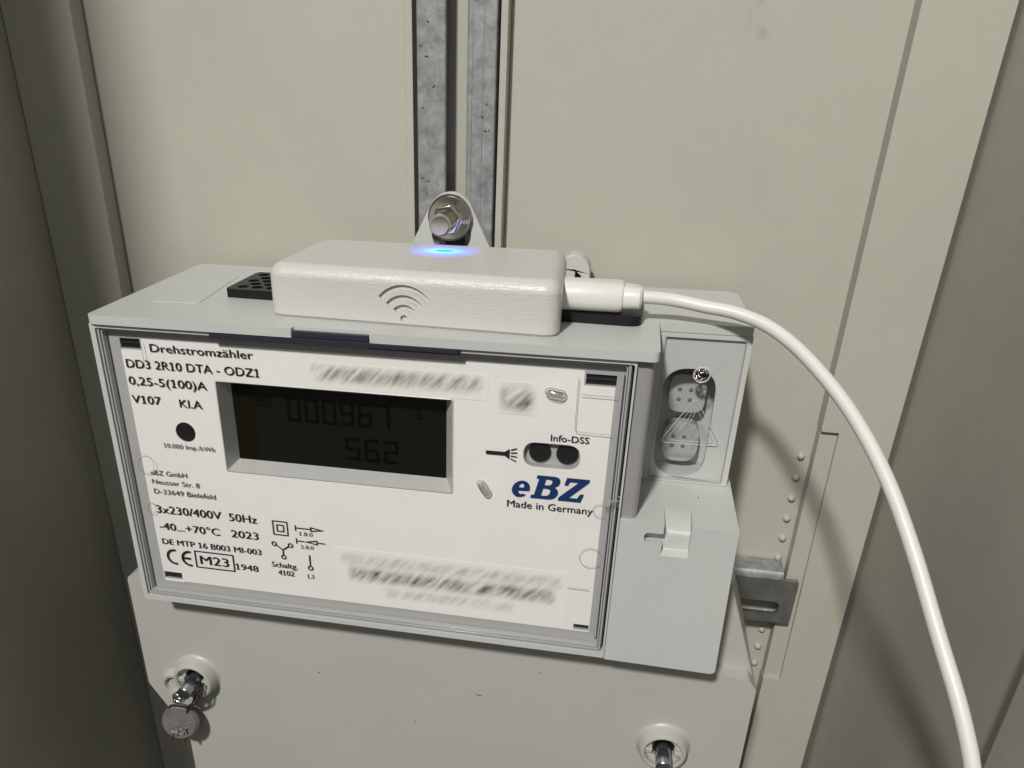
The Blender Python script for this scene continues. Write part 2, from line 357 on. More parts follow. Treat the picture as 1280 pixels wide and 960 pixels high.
# front plate with its openings
lcd_o = roundpoly([(26.7, -36.7), (92.0, -36.7), (92.0, -10.0), (26.7, -10.0)], .7, 4)
eye_o = roundpoly([(111.0, -26.5), (125.4, -26.5), (125.4, -20.0), (111.0, -20.0)], 3.2, 8)
led_o = circ(15.4, -26.0, 2.95)
slots = [rect(0.0, 5.9, -2.75, 0.1), rect(125.3, 132.7, -3.4, -0.6), rect(127.9, 132.0, -76.4, -74.9), rect(0.6, 6.3, -76.4, -74.1)]
fplate = mp('front_plate', plate(rect(-4.2, 136.3, -81.1, 3.0, .6), [lcd_o, eye_o, led_o] + slots, 0.15, 5.6), M_plate, bevel=0.12, seg=2)
for (u0, z0), (u1, z1) in [(s[0], s[2]) for s in slots]:
    mp('corner_slot', box(u0 + .02, u1 - .02, 0.9, 4.0, z0 + .02, z1 - .02), M_hole, fplate)
    zc = (z0 + z1) / 2 + .1
    mp('slot_rib', box(u0 + .03, u1 - .5, 0.35, 0.85, zc - .12, zc + .12), M_navy, fplate)
mp('indicator_dark_liner', lathe([(2.9, .3), (2.9, 5.4), (.1, 5.4)], (15.4, -26.0)), M_hole, fplate)  # black liner added so the hole's shade is in its colour
# white label with cut outs and stepped corners
lab_out = [(0.3, -77.0), (132.3, -77.0), (132.6, -3.6), (124.9, -3.6), (124.9, 0.2), (6.4, 0.2), (6.4, -3.0), (0.0, -3.0)]
label = mp('label_sheet', plate(lab_out, [lcd_o, roundpoly([(110.8, -26.7), (125.6, -26.7), (125.6, -19.8), (110.8, -19.8)], 3.4, 8), circ(15.4, -26.0, 3.0), rect(127.7, 132.15, -76.6, -74.7), rect(.5, 6.5, -76.5, -74.0)], -0.04, 0.1), M_label)
mp('label_corner', plate(rect(125.2, 132.6, -6.0, -3.7), (), -0.12, -0.06), M_label, label)
mp('label_corner', plate(rect(0.6, 7.2, -77.3, -76.6), (), -0.12, -0.06), M_label, label)
# LCD recess: sloping grey walls down to the dark glass
bm = bmesh.new(); A = [bm.verts.new((x, -0.25, z)) for x, z in lcd_o]
lcd_i = roundpoly([(28.0, -35.4), (89.2, -35.4), (89.2, -12.6), (28.0, -12.6)], .25, 4)
B = [bm.verts.new((x, 5.9, z)) for x, z in lcd_i]; n = len(A)
for i in range(n): bm.faces.new((A[i], A[(i + 1) % n], B[(i + 1) % n], B[i]))
C_ = [bm.verts.new((60 + (x - 60) * 1.012, -0.05, -23.3 + (z + 23.3) * 1.028)) for x, z in lcd_o]
for i in range(n): bm.faces.new((C_[i], C_[(i + 1) % n], A[(i + 1) % n], A[i]))
disp = mp('display_bezel', bm, M_case, sm=False)
mp('display_glass', box(26.5, 90.5, 5.95, 6.6, -37, -11), M_lcd, disp)
SEG = {'0': 'abcdef', '1': 'bc', '2': 'abged', '3': 'abgcd', '5': 'afgcd', '6': 'afgedc', '7': 'abc', '8': 'abcdefg', '9': 'abcdfg'}
def digit(bm, ch, x, z, w, h, t):
    g = t * .18
    R = {'a': (x + g, x + w - g, z + h - t, z + h), 'g': (x + g, x + w - g, z + h / 2 - t / 2, z + h / 2 + t / 2), 'd': (x + g, x + w - g, z, z + t),
         'b': (x + w - t, x + w, z + h / 2 + g, z + h - g), 'c': (x + w - t, x + w, z + g, z + h / 2 - g), 'e': (x, x + t, z + g, z + h / 2 - g), 'f': (x, x + t, z + h / 2 + g, z + h - g)}
    for s in SEG[ch]:
        a, b, c, d = R[s]; box(a, b, 5.80, 5.88, c, d, bm)
for txt, x, z, w, h, t, st in (('000967', 44.0, -22.4, 4.0, 7.2, .9, 5.1), ('562', 60.4, -32.6, 4.2, 6.8, .9, 5.5), ('180', 33.6, -18.6, 1.5, 3.0, .35, 2.1), ('3', 80.5, -18.6, 1.7, 2.8, .35, 2)):
    bm = bmesh.new()
    for i, ch in enumerate(txt): digit(bm, ch, x + st * i, z, w, h, t)
    mp('display_digits', bm, M_seg, disp, sm=False)
# light sensor eyes
eyes = mp('sensor_recess', plate(rect(109, 127, -28, -18), (), 2.2, 3.0), M_plate)
for x in (115.0, 122.1): mp('sensor_eye', lathe([(2.85, 1.5), (2.85, 2.3), (.1, 2.3)], (x, -23.0)), M_hole, eyes)

# ---- lettering: real text outlines, printed on the inner side of the clear cover
def text(s, x, z, w, cap, y=-0.42, m=M_ink, parent=label, bold=0.0, name='lettering'):
    cu = bpy.data.curves.new('t', 'FONT'); cu.body = s; cu.size = 1; cu.offset = bold; cu.resolution_u = 3
    to = bpy.data.objects.new('t', cu); col.objects.link(to)
    dg = bpy.context.evaluated_depsgraph_get(); dg.update(); me = bpy.data.meshes.new_from_object(to.evaluated_get(dg)); bpy.data.objects.remove(to)
    bm = bmesh.new(); bm.from_mesh(me); bpy.data.meshes.remove(me)
    xs = [v.co.x for v in bm.verts]; x0, x1 = min(xs), max(xs); sx = w / (x1 - x0); sz = cap / 0.729
    for v in bm.verts: v.co = Vector((x + (v.co.x - x0) * sx, y, z + v.co.y * sz))
    # this font draws the figure one as a bare stroke: give each a flag
    for i, ch in enumerate(s):
        if ch == '1':
            cu = bpy.data.curves.new('t', 'FONT'); cu.body = s[:i + 1]; cu.size = 1; cu.offset = bold
            to = bpy.data.objects.new('t', cu); col.objects.link(to); dg = bpy.context.evaluated_depsgraph_get(); dg.update()
            me = bpy.data.meshes.new_from_object(to.evaluated_get(dg)); bpy.data.objects.remove(to)
            xr = max(v.co.x for v in me.vertices); xl = xr - .085; zt = max(v.co.y for v in me.vertices if v.co.x > xl - .02)
            bpy.data.meshes.remove(me)
            q = [(xl, zt), (xl - .14, zt - .10), (xl - .14, zt - .18), (xl, zt - .10)]
            bm.faces.new([bm.verts.new((x + (u - x0) * sx, y, z + v * sz)) for u, v in q])
            for q in ([(xl - .11, 0), (xl, 0), (xl, .075), (xl - .11, .075)], [(xr, 0), (xr + .10, 0), (xr + .10, .075), (xr, .075)]):
                bm.faces.new([bm.verts.new((x + (u - x0) * sx, y, z + v * sz)) for u, v in q])
    if m is M_ink and cap > 1.7:      # second pass of ink a hair to the side gives the strokes their weight
        d = bmesh.ops.duplicate(bm, geom=bm.verts[:] + bm.edges[:] + bm.faces[:]); bmesh.ops.translate(bm, vec=(.022 + cap * .022, -.012, 0), verts=[v for v in d['geom'] if isinstance(v, bmesh.types.BMVert)])
    o = obj(name, bm, m, parent, sm=False); o['label'] = 'printed text reading ' + s
    return o
TEXT = [
    ('Drehstromz\u00e4hler', 8.9, -3.0, 29.5, 2.34), ('DD3 2R10 DTA - ODZ1', 1.0, -7.9, 38.2, 2.5), ('0,25-5(100)A', 0.8, -12.8, 23.2, 2.5),
    ('V107', 0.7, -18.2, 8.8, 2.5), ('Kl.A', 15.1, -18.4, 6.7, 2.5), ('10.000 Imp./kWh', 8.4, -31.1, 15.4, 1.45), ('eBZ GmbH', 2.3, -40.3, 11.5, 1.65),
    ('Neusser Str. 8', 2.3, -43.2, 15.0, 1.65), ('D-33649 Bielefeld', 2.4, -46.4, 19.5, 1.7), ('3x230/400V', 2.0, -52.9, 20.8, 2.75), ('50Hz', 25.2, -53.0, 8.7, 2.7),
    ('-40...+70\u00b0C', 2.0, -58.6, 19.5, 2.6), ('2023', 25.2, -58.5, 8.6, 2.6), ('DE MTP 16 B003 MI-003', 2.0, -63.7, 32.1, 2.05), ('M23', 13.7, -69.4, 9.3, 3.2),
    ('1948', 25.7, -69.8, 6.8, 2.2), ('1.8.0', 47.0, -55.3, 3.9, 1.3), ('2.8.0', 46.9, -59.7, 4.0, 1.3), ('Schaltg.', 37.1, -67.2, 8.2, 1.85), ('4102', 38.9, -69.9, 5.1, 1.85),
    ('L3', 48.3, -69.9, 2.0, 1.6), ('Info-DSS', 117.7, -18.8, 9.7, 1.85), ('Made in Germany', 107.2, -38.9, 22.8, 2.15)]
for t in TEXT: text(*t, bold=0.0)
def mark(name, bm, lab, m=M_ink): o = obj(name, bm, m, label, sm=False); o['label'] = lab; return o
TY = (-0.46, -0.42)
def arcband(cx, cz, r0, r1, a0, a1, n=22):
    A_ = [math.radians(a0 + (a1 - a0) * i / n) for i in range(n + 1)]
    return [(cx + r1 * math.cos(a), cz + r1 * math.sin(a)) for a in A_] + [(cx + r0 * math.cos(a), cz + r0 * math.sin(a)) for a in reversed(A_)]
bm = plate(arcband(5.4, -68.0, 2.05, 2.75, 78, 282), (), *TY); plate(arcband(10.3, -68.0, 2.05, 2.75, 78, 282), (), *TY, bm=bm); plate(rect(8.2, 10.6, -68.35, -67.65), (), *TY, bm=bm)
mark('conformity_mark', bm, 'printed CE mark')
mark('frame_mark', plate(rect(12.1, 24.9, -70.8, -64.8), [rect(12.45, 24.55, -70.45, -65.15)], *TY), 'printed rectangle round the M23')
bm = plate(rect(38.7, 43.4, -56.0, -51.2), [rect(39.0, 43.1, -55.7, -51.5)], *TY); plate(rect(39.9, 42.2, -54.8, -52.4), [rect(40.2, 41.9, -54.5, -52.7)], *TY, bm=bm)
mark('insulation_mark', bm, 'printed double square symbol')
bm = plate(rect(45.6, 45.9, -53.9, -52.0), (), *TY); plate(rect(45.95, 50.3, -53.05, -52.75), (), *TY, bm=bm)
plate([(50.3, -53.7), (54.6, -52.9), (50.3, -52.1)], [[(50.6, -53.3), (53.2, -52.9), (50.6, -52.5)]], *TY, bm=bm)
mark('arrow_mark', bm, 'printed arrow pointing right above 1.8.0')
bm = plate(rect(45.6, 45.9, -58.2, -56.3), (), *TY); plate(rect(45.95, 48.2, -57.4, -57.1), (), *TY, bm=bm); plate(rect(52.3, 54.6, -57.4, -57.1), (), *TY, bm=bm)
plate([(48.1, -57.25), (52.2, -58.05), (52.2, -56.45)], [[(49.5, -57.25), (51.9, -57.65), (51.9, -56.85)]], *TY, bm=bm)
mark('arrow_mark', bm, 'printed arrow pointing left above 2.8.0')
def line2(bm, a, b, t):
    a, b = Vector(a), Vector(b); d = (b - a).normalized(); q = Vector((-d.y, d.x)) * t / 2
    return plate([tuple(a - q), tuple(b - q), tuple(b + q), tuple(a + q)], (), *TY, bm=bm)
bm = bmesh.new(); cc = (41.2, -60.9)
for e in ((38.6, -59.1), (43.7, -59.1), (41.2, -63.4)):
    plate(circ(*e, .8, 20), [circ(*e, .48, 20)], *TY, bm=bm); d = (Vector(e) - Vector(cc)).normalized(); line2(bm, Vector(cc) + d * .1, Vector(e) - d * .82, .38)
mark('terminal_mark', bm, 'printed three armed star symbol')
bm = plate(circ(49.4, -66.2, .85, 20), [circ(49.4, -66.2, .5, 20)], *TY); line2(bm, (49.4, -65.32), (49.4, -61.7), .38)
mark('terminal_mark', bm, 'printed single arm symbol above L3')
# torch icon
bm = plate([(101.1, -24.05), (106.0, -24.05), (107.3, -25.0), (107.3, -22.1), (106.0, -23.05), (101.1, -23.05)], (), *TY)
for a, b in (((107.6, -22.4), (109.2, -21.8)), ((107.6, -23.2), (109.3, -23.0)), ((107.6, -24.0), (109.3, -24.2)), ((107.6, -24.8), (109.1, -25.5))): line2(bm, a, b, .28)
mark('torch_mark', bm, 'printed torch symbol with rays')
# maker's slab serif italic letters e B Z
def shear(pts, x, z, s=1.0, k=0.24): return [(x + (u + v * k) * s, z + v * s) for u, v in pts]
def bez(p0, p1, p2, p3, n=8):
    return [tuple(Vector(p0) * (1 - t) ** 3 + Vector(p1) * 3 * t * (1 - t) ** 2 + Vector(p2) * 3 * t * t * (1 - t) + Vector(p3) * t ** 3) for t in [i / n for i in range(n)]]
Bo = [(0, 0), (0, .9), (.75, 1.0), (.75, 5.9), (0, 6.0), (0, 6.9)] + [(4.1, 6.9)] + bez((4.3, 6.9), (6.0, 6.85), (6.5, 6.2), (6.5, 5.2)) + bez((6.5, 5.2), (6.5, 4.4), (6.0, 3.9), (5.2, 3.7)) + bez((5.2, 3.7), (6.3, 3.5), (6.9, 2.8), (6.9, 1.9)) + bez((6.9, 1.9), (6.9, .6), (6.0, 0), (4.3, 0))
Bh1 = [(2.6, 4.15), (2.6, 5.95)] + bez((3.3, 5.95), (4.2, 5.95), (4.5, 5.6), (4.5, 5.05)) + bez((4.5, 5.05), (4.5, 4.4), (4.1, 4.15), (3.3, 4.15))
Bh2 = [(2.6, .95), (2.6, 3.2)] + bez((3.4, 3.2), (4.5, 3.2), (4.8, 2.7), (4.8, 2.1)) + bez((4.8, 2.1), (4.8, 1.3), (4.4, .95), (3.4, .95))
Zo = [(0, 0), (0, .95), (3.9, 5.8), (1.55, 5.8), (1.3, 4.7), (.35, 4.7), (.45, 6.9), (6.5, 6.9), (6.5, 6.0), (2.6, 1.05), (4.9, 1.05), (5.3, 2.4), (6.3, 2.4), (6.1, 0)]
def ellp(cx, cz, a, b, t0, t1, n=20): return [(cx + a * math.cos(math.radians(t0 + (t1 - t0) * i / n)), cz + b * math.sin(math.radians(t0 + (t1 - t0) * i / n))) for i in range(n + 1)]
eo = ellp(2.35, 2.35, 2.35, 2.45, 0, 318) + [(3.35, .95)] + list(reversed(ellp(2.75, 2.35, 1.05, 1.55, 190, 300, 10)))[0:] + [(1.72, 1.95), (4.7, 1.95)]
eh = [(1.75, 2.75), (3.05, 2.75)] + ellp(2.35, 2.85, .72, 1.15, 15, 165, 10)
logo_k = .88
mark('maker_letter', plate(shear(eo, 107.9, -35.6, 1.0, .2), [shear(eh, 107.9, -35.6, 1.0, .2)], *TY), 'blue slab serif letter e', M_blue)
mark('maker_letter', plate(shear(Bo, 113.3, -35.6, .98), [shear(Bh1, 113.3, -35.6, .98), shear(Bh2, 113.3, -35.6, .98)], *TY), 'blue slab serif letter B', M_blue)
mark('maker_letter', plate(shear(Zo, 120.6, -35.6, .98), (), *TY), 'blue slab serif letter Z', M_blue)
# blurred-out print, added as unreadable streaks
def blur_patch(name, x0, x1, z0, z1, rows, st, lab, blocky=False):
    o = obj(name, plate(rect(x0, x1, z0, z1), (), -0.14, -0.10), blur_streaks(name, [(r[0] + 130, r[1], r[2], r[3] - 80, r[4] - 80) for r in rows], x0, x1, z0, z1, st, blocky), label, sm=False); o['label'] = lab
blur_patch('blurred_print', 53.2, 101.2, -9.6, -2.7, [(-5.6, 2.3, 1, 53, 101)], .95, 'streaky grey unreadable line of print above the display')
blur_patch('blurred_print', 103.4, 113.6, -12.6, -4.0, [(-8.3, 3.6, 1, 103, 114)], 1.15, 'streaky grey unreadable square of print', True)
blur_patch('blurred_print', 57.0, 125.5, -76.8, -58.0, [(-61.6, 2.0, .5, 58, 125), (-66.5, 2.4, 1.15, 60, 123), (-71.8, 1.8, .42, 70, 112)], 1.0, 'streaky grey unreadable lines of print near the lower edge')

# clear cover: pane, bevelled edge ridges, moulding marks
pane = mp('clear_cover', plate(rect(-3.6, 135.0, -80.4, 2.7, 1.0), (), -1.25, -0.9), M_glass)
for a, w, yy, h in ((3.95, .55, -2.5, 2.4), (3.25, .4, -2.0, 1.9)):
    o_ = rect(-.55 - a, 131.9 + a, -77.2 - a, -.35 + a, .9); i_ = rect(-.55 - a + w, 131.9 + a - w, -77.2 - a + w, -.35 + a - w, .6)
    mp('cover_ridge', plate(o_, [i_], yy, yy + h), M_smoke, pane, bevel=0.22, seg=3)
mp('cover_rib', box(133.6, 134.4, -1.7, -.85, -77.5, .8), M_smoke, pane, bevel=0.2, seg=2)
def ring(cx, cz, r, y=-1.26, t=.06): mp('moulding_ring', tube([(cx + r * math.cos(a), y, cz + r * math.sin(a)) for a in [2 * math.pi * i / 40 for i in range(40)]], t, 6, True), M_side, pane)
ring(1.4, -36.6, 3.0); ring(.6, -51.0, 1.9); ring(130.6, -51.6, 3.0); ring(131.9, -36.9, 1.9)
mp('moulding_line', tube([(x, -1.3, z) for x, z in roundpoly([(123.6, -1.2), (123.6, -15.4), (133, -15.6)], [0, 1.2, 0])], .07, 6), M_side, pane)
mp('moulding_line', tube([(133.2, -1.3, -5.6), (124.3, -1.3, -5.5)], .07, 6), M_side, pane)
mp('moulding_line', tube([(7.0, -1.3, .3), (7.1, -1.3, -5.5)], .07, 6), M_side, pane)
mp('moulding_line', tube([(125, -1.3, -61.8), (131, -1.3, -61.9)], .07, 6), M_side, pane)
for cx, cz, L_, ang in ((118.2, -5.7, 3.0, -8), (100.9, -33.7, 2.8, -58), (135.2, -34.8, 3.4, 50)):
    a = math.radians(ang); dx, dz = math.cos(a) * L_ / 2, math.sin(a) * L_ / 2
    cap = [(cx + dx * t, -1.75 + (abs(t) ** 4) * .25, cz + dz * t) for t in (-1.3, -1.2, -1, -.5, 0, .5, 1, 1.2, 1.3)]
    mp('moulded_pip', tube(cap, [.15, .7, 1.0, 1.05, 1.05, 1.05, 1.0, .7, .15], 16), M_glassb, pane)
    pth = []
    for i in range(36):
        t = 2 * math.pi * i / 36; u = math.cos(t) * 1.05 + (L_ / 2 if math.cos(t) > 0 else -L_ / 2); v = math.sin(t) * 1.1
        pth.append((cx + u * math.cos(a) - v * math.sin(a), -1.32, cz + u * math.sin(a) + v * math.cos(a)))
    mp('pip_edge', tube(pth, .13, 6, True), M_smoke, pane)

# ---- right compartment with two keys behind a clear window
win_i = roundpoly([(144.0, -37.7), (164.3, -37.7), (164.6, 3.2), (144.0, 3.2)], .5)
comp = mp('side_compartment', plate(roundpoly([(141.5, 4.5), (141.5, -38.2), (165.8, -38.2), (165.9, 4.5)], [.1, .1, .3, .1]), [win_i], 23.3, 36), M_case, bevel=0.5)
oval = roundpoly([(144.9, -36.9), (158.9, -36.9), (158.9, -5.4), (144.9, -5.4)], 6.9, 12)
mp('inner_plate', plate(rect(143.6, 165, -38, 3.6), [oval], 24.3, 26.0), M_case, comp, bevel=0.3)
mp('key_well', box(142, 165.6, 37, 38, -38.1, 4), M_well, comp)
mp('compartment_shell', plate([(141.45, 36.1), (165.8, 36.1), (164.7, 61), (141.45, 61)], (), -38.25, 4.5, axis='z'), M_case)
for z0, z1, r in ((-20.2, -9.2, 3.2), (-35.2, -23.2, 4.4)):
    k = mp('key_button', plate(roundpoly([(147.3, z0), (157.2, z0), (157.2, z1), (147.3, z1)], r, 8), (), 31.2, 36.6), M_knob, comp, bevel=1.0, seg=4)
    zc = -15 if z0 > -22 else -29
    for dx in (-1.5, 1.5):
        for dz in (-1.45, 1.45): mp('key_dimple', lathe([(.62, 31.0), (.62, 31.3), (.1, 31.3)], (151.6 + dx, zc + dz), n=14), M_well, k) if False else None
    bmd = bmesh.new()
    for dx in (-1.5, 1.5):
        for dz in (-1.45, 1.45): lathe([(.3, 30.95), (.6, 31.15), (.6, 31.4), (.1, 31.4)], (151.6 + dx, zc + dz), n=14, bm=bmd)
    mp('key_dimples', bmd, M_dim, comp)
win = mp('clear_window', plate(roundpoly([(144.1, -37.6), (164.2, -37.6), (164.5, 3.1), (144.1, 3.1)], .5), (), 23.75, 23.95), glassy('clear_window_pane', 0.03, (1, 1, 1), .25), comp)
mp('window_edge', tube([(x, 23.75, z) for x, z in roundpoly([(144.2, -37.5), (164.1, -37.5), (164.4, 3.0), (144.2, 3.0)], .6)], .16, 6, True), M_smoke, win)
tri = roundpoly([(154.0, -13.0), (146.0, -26.6), (162.2, -26.4)], .9, 5)
mp('warning_triangle', tube([(x, 23.7, z) for x, z in tri], .11, 6, True), M_ridge, win, label='raised outline triangle moulded in the clear window')
tri2 = roundpoly([(154.0, -15.0), (147.6, -25.8), (160.6, -25.6)], .9, 5)
mp('warning_triangle', tube([(x, 23.7, z) for x, z in tri2], .06, 6, True), M_ridge, win)
mp('lightning_mark', tube([(154.4, 23.65, -17.4), (153.1, 23.65, -20.8), (155.2, 23.65, -20.6), (153.6, 23.65, -24.2)], .08, 6), M_ridge, win)
mp('lightning_mark', tube([(153.5, 23.65, -17.6), (151.6, 23.65, -22.0)], .08, 6), M_ridge, win)
mp('sealing_weld', tube([(154.6 + 2.1 * math.cos(a), 23.65, -6.6 + 2.0 * math.sin(a)) for a in [2 * math.pi * i / 24 for i in range(24)]], .22, 8, True), M_ridge, win)
bm = bmesh.new()
for i in range(26):
    a = random.random() * 6.28; r = random.random() ** .5 * 1.9; q = random.uniform(.18, .42)
    rr = bmesh.ops.create_icosphere(bm, subdivisions=2, radius=q); bmesh.ops.translate(bm, vec=(154.6 + r * math.cos(a), 23.7, -6.8 + r * math.sin(a)), verts=rr['verts'])
mp('weld_beads', bm, M_chrome, win, kind='stuff')

# ---- lower right block with finger notch
blk = mp('terminal_block', plate(roundpoly([(137.25, -38.3), (137.25, -83.5), (167.9, -83.9), (167.1, -38.3)], [0, 0, 1.6, 0]), (), -3.0, 60), M_case)
# the block widens a little toward the back
cut1 = obj('c', plate(roundpoly([(9.0, -38.0), (10, -34), (-8, -34), (-8, -48.6), (-3.0, -47.6), (-.6, -46.6), (-.1, -41.6)], [.1, 0, 0, 0, .4, .6, 2.2]), (), 148.6, 155.6, axis='x'), M_case)
cut2 = obj('c', plate(roundpoly([(143.8, -44.0), (150, -44.0), (150, -41.1), (143.8, -41.1)], [1.4, .1, .1, 1.4]), (), -6, 0.2), M_case)
boolean(blk, [cut1, cut2], .55)

# ---- hanging lug on the bolt, small hood at the back right
def lugpoly():
    p = [(96.5, 6.8)]; c = (79.4, 25.4); r = 6.9
    for i in range(17):
        a = math.radians(24 + (153 - 24) * i / 16); p.append((c[0] + r * math.cos(a), c[1] + r * math.sin(a)))
    return p + [(62.0, 6.8)]
mp('hanging_lug', plate(lugpoly(), [circ(79.6, 20.6, 6.0, 28)], 57.0, 59.6), M_case, bevel=0.4)
arch = [(112.6, 7.0)] + [(117.0 + 4.6 * math.cos(math.radians(a)), 11.9 + 4.9 * math.sin(math.radians(a))) for a in range(170, -1, -17)] + [(121.6, 7.0), (119.4, 7.0), (119.2, 10.8), (117.4, 12.2), (117.2, 7.0)]
mp('cable_hood', plate(arch, (), 54.0, 60.8), M_case, bevel=0.4)
mp('cable_hood_slot', box(117.3, 119.3, 57, 60.5, 7.0, 11.5), M_hole)

# ---- terminal cover below
cov = roundpoly([(-19.6, -84.6), (-15.4, -82.0), (168.5, -82.0), (170.5, -93.4), (180.2, -93.6), (182.6, -97), (182.8, -131), (170, -151), (170.5, ZB + 5), (-7.6, ZB + 5), (-7.6, -150.5), (-19.8, -129.2)], [2.5, .3, .5, .8, 2, 1.5, 3, 3, 1, 1, 2, 2])
tcov = mp('terminal_cover', plate(cov, (), 9.0, 60), M_cover, bevel=2.2, seg=5, ang=30)
mp('cover_shoulder', plate([(160, -62), (170.2, -62), (182.4, -96.6), (160, -96.6)], (), 14.5, 59.8), M_cover, bevel=0.9, seg=3)
def boss(cx, cz, mir):
    hole = []
    for i in range(40):
        t = 2 * math.pi * i / 40; hole.append((cx + 3.9 * math.cos(t), cz + 3.9 * math.sin(t)))
    b = mp('screw_boss', lathe([(9.0, 9.2), (8.2, 8.8), (7.6, 8.0), (7.2, 5.2), (6.7, 4.5), (6.1, 4.3), (5.6, 4.7), (5.4, 6.6), (3.8, 7.0), (3.7, 8.9), (.1, 8.9)], (cx, cz), n=48), M_cover, tcov, bevel=0)
    w = mp('boss_web', plate([(cx - 5.9, cz - .9), (cx - 3.3, cz - .9), (cx - 3.3, cz + .9), (cx - 5.9, cz + .9)], (), 5.2, 7.5), M_cover, tcov, bevel=0.3)
    mp('boss_web', plate([(cx + 3.3, cz - .9), (cx + 5.95, cz - .9), (cx + 5.95, cz + .9), (cx + 3.3, cz + .9)], (), 4.9, 7.5), M_cover, tcov, bevel=0.3)
    mp('screw_well', lathe([(3.7, 8.6), (3.7, 8.85), (.1, 8.85)], (cx, cz)), M_hole, tcov)
    s = mp('sealing_screw', lathe([(2.0, -1.8), (2.35, -1.5), (2.4, 1.6), (2.4, 8.8)], (cx, cz), n=28), M_steel, tcov)
    return s
boss(.2, -122.2, 1); boss(158.8, -122.8, -1)
mp('screw_boss_lobe', lathe([(5.6, 9.2), (5.2, 7.0), (4.6, 6.2), (3.6, 6.3), (3.2, 8.0), (.1, 8.2)], (-8.2, -126.6), n=36), M_cover, tcov)
# cross-drilled screw heads seen as rounded wet looking knobs
for cx, cz, dx, dz in ((.2, -122.2, -3.4, -3.0), (158.8, -122.8, 1.6, -3.4)):
    bm = bmesh.new(); rr = bmesh.ops.create_icosphere(bm, subdivisions=4, radius=2.3); bmesh.ops.translate(bm, vec=(cx + dx * .8, -.2, cz + dz), verts=rr['verts'])
    for v in bm.verts:
        v.co += (v.co - Vector((cx + dx * .8, -.2, cz + dz))).normalized() * .35 * math.sin(v.co.x * 3.1 + v.co.z * 2.3) * math.cos(v.co.z * 3.7)
    mp('screw_head', bm, M_steel, tcov)

# specks of grit and short hairs lying on the plastic
for pth, par in (([(98.6, 8.9, -113.2), (99.6, 8.8, -113.6), (100.4, 8.9, -113.3)], tcov), ([(45, 8.9, -113.6), (45.6, 8.85, -113.5)], tcov), ([(78, 8.9, -128.6), (78.4, 8.85, -128.7)], tcov),
                 ([(157.6, 14.5, -38.2), (157.9, 14.6, -38.2)], blk), ([(31, 41, 7.2), (32, 41.4, 7.25)], None), ([(118.4, 8.9, -101), (118.7, 8.85, -101.2)], tcov)):
    mp('speck', tube(pth, .13, 5), M_hole, par)
# ================================================================== SEAL
seal = thing('wire_seal', 'round grey stamped metal seal dangling on copper wire from the lower left screw', 'seal', (-5, 4, -128))
cx, cy, cz = -5.8, 3.4, -139.0
bm = lathe([(.1, 0), (5.9, 0), (6.4, .5), (6.6, 1.2), (6.6, 2.4), (6.1, 3.0), (.1, 3.0)], (0, 0), n=44)
RS = Matrix.Translation((cx, cy - 2, cz)) @ Matrix.Rotation(math.radians(-14), 4, 'X') @ Matrix.Rotation(math.radians(8), 4, 'Z')
bmesh.ops.transform(bm, matrix=RS, verts=bm.verts)
disc = obj('seal_disc', bm, M_lead, seal)
st = text('NGT', -3.6, -4.4, 6.6, 2.5, -0.12, M_lead, seal, bold=.02, name='stamped_letters')
# seal text: give it body and the disc's tilt
me = st.data; bm = bmesh.new(); bm.from_mesh(me); bmesh.ops.scale(bm, vec=(1 / S,) * 3, verts=bm.verts); bmesh.ops.translate(bm, vec=OFF[seal], verts=bm.verts)
r_ = bmesh.ops.extrude_face_region(bm, geom=bm.faces[:]); bmesh.ops.translate(bm, vec=(0, -.28, 0), verts=[v for v in r_['geom'] if isinstance(v, bmesh.types.BMVert)])
bmesh.ops.transform(bm, matrix=RS @ Matrix.Rotation(math.radians(-16), 4, 'Y'), verts=bm.verts)
bmesh.ops.translate(bm, vec=-OFF[seal], verts=bm.verts); bmesh.ops.scale(bm, vec=(S,) * 3, verts=bm.verts); bm.to_mesh(me); bm.free(); st['label'] = 'raised letters NGT'
bm = box(-5.0, 5.0, -.3, .05, -1.15, -.85); bmesh.ops.transform(bm, matrix=RS @ Matrix.Rotation(math.radians(-18), 4, 'Y'), verts=bm.verts); obj('stamped_line', bm, M_lead, seal)
w1 = catmull([(3.2, 5.0, -121.0), (3.4, 2.0, -123.0), (2.4, 1.2, -125.5), (.9, 1.4, -128.6), (-1.8, 2.4, -131.8), (-2.8, 3.0, -135.0)], 8)
w2 = catmull([(4.2, 6.0, -121.5), (4.4, 2.6, -123.8), (3.4, 1.4, -126.8), (1.4, 1.8, -129.4), (-1, 2.6, -131.9), (-3.6, 3.6, -133.2), (-8.4, 3.2, -132.8), (-9.4, 2.8, -134)], 8)
for w in (w1, w2): obj('seal_wire', tube(w, .38, 8), M_wire, seal)
for x in (-9.4, -4.4): obj('seal_wire', tube(catmull([(x + .6, 2.2, cz - 5.8), (x, 1.6, cz - 7.4), (x - .5, 1.0, cz - 8.2), (x - .9, 1.4, cz - 7.5)], 6), .3, 8), M_wire, seal)

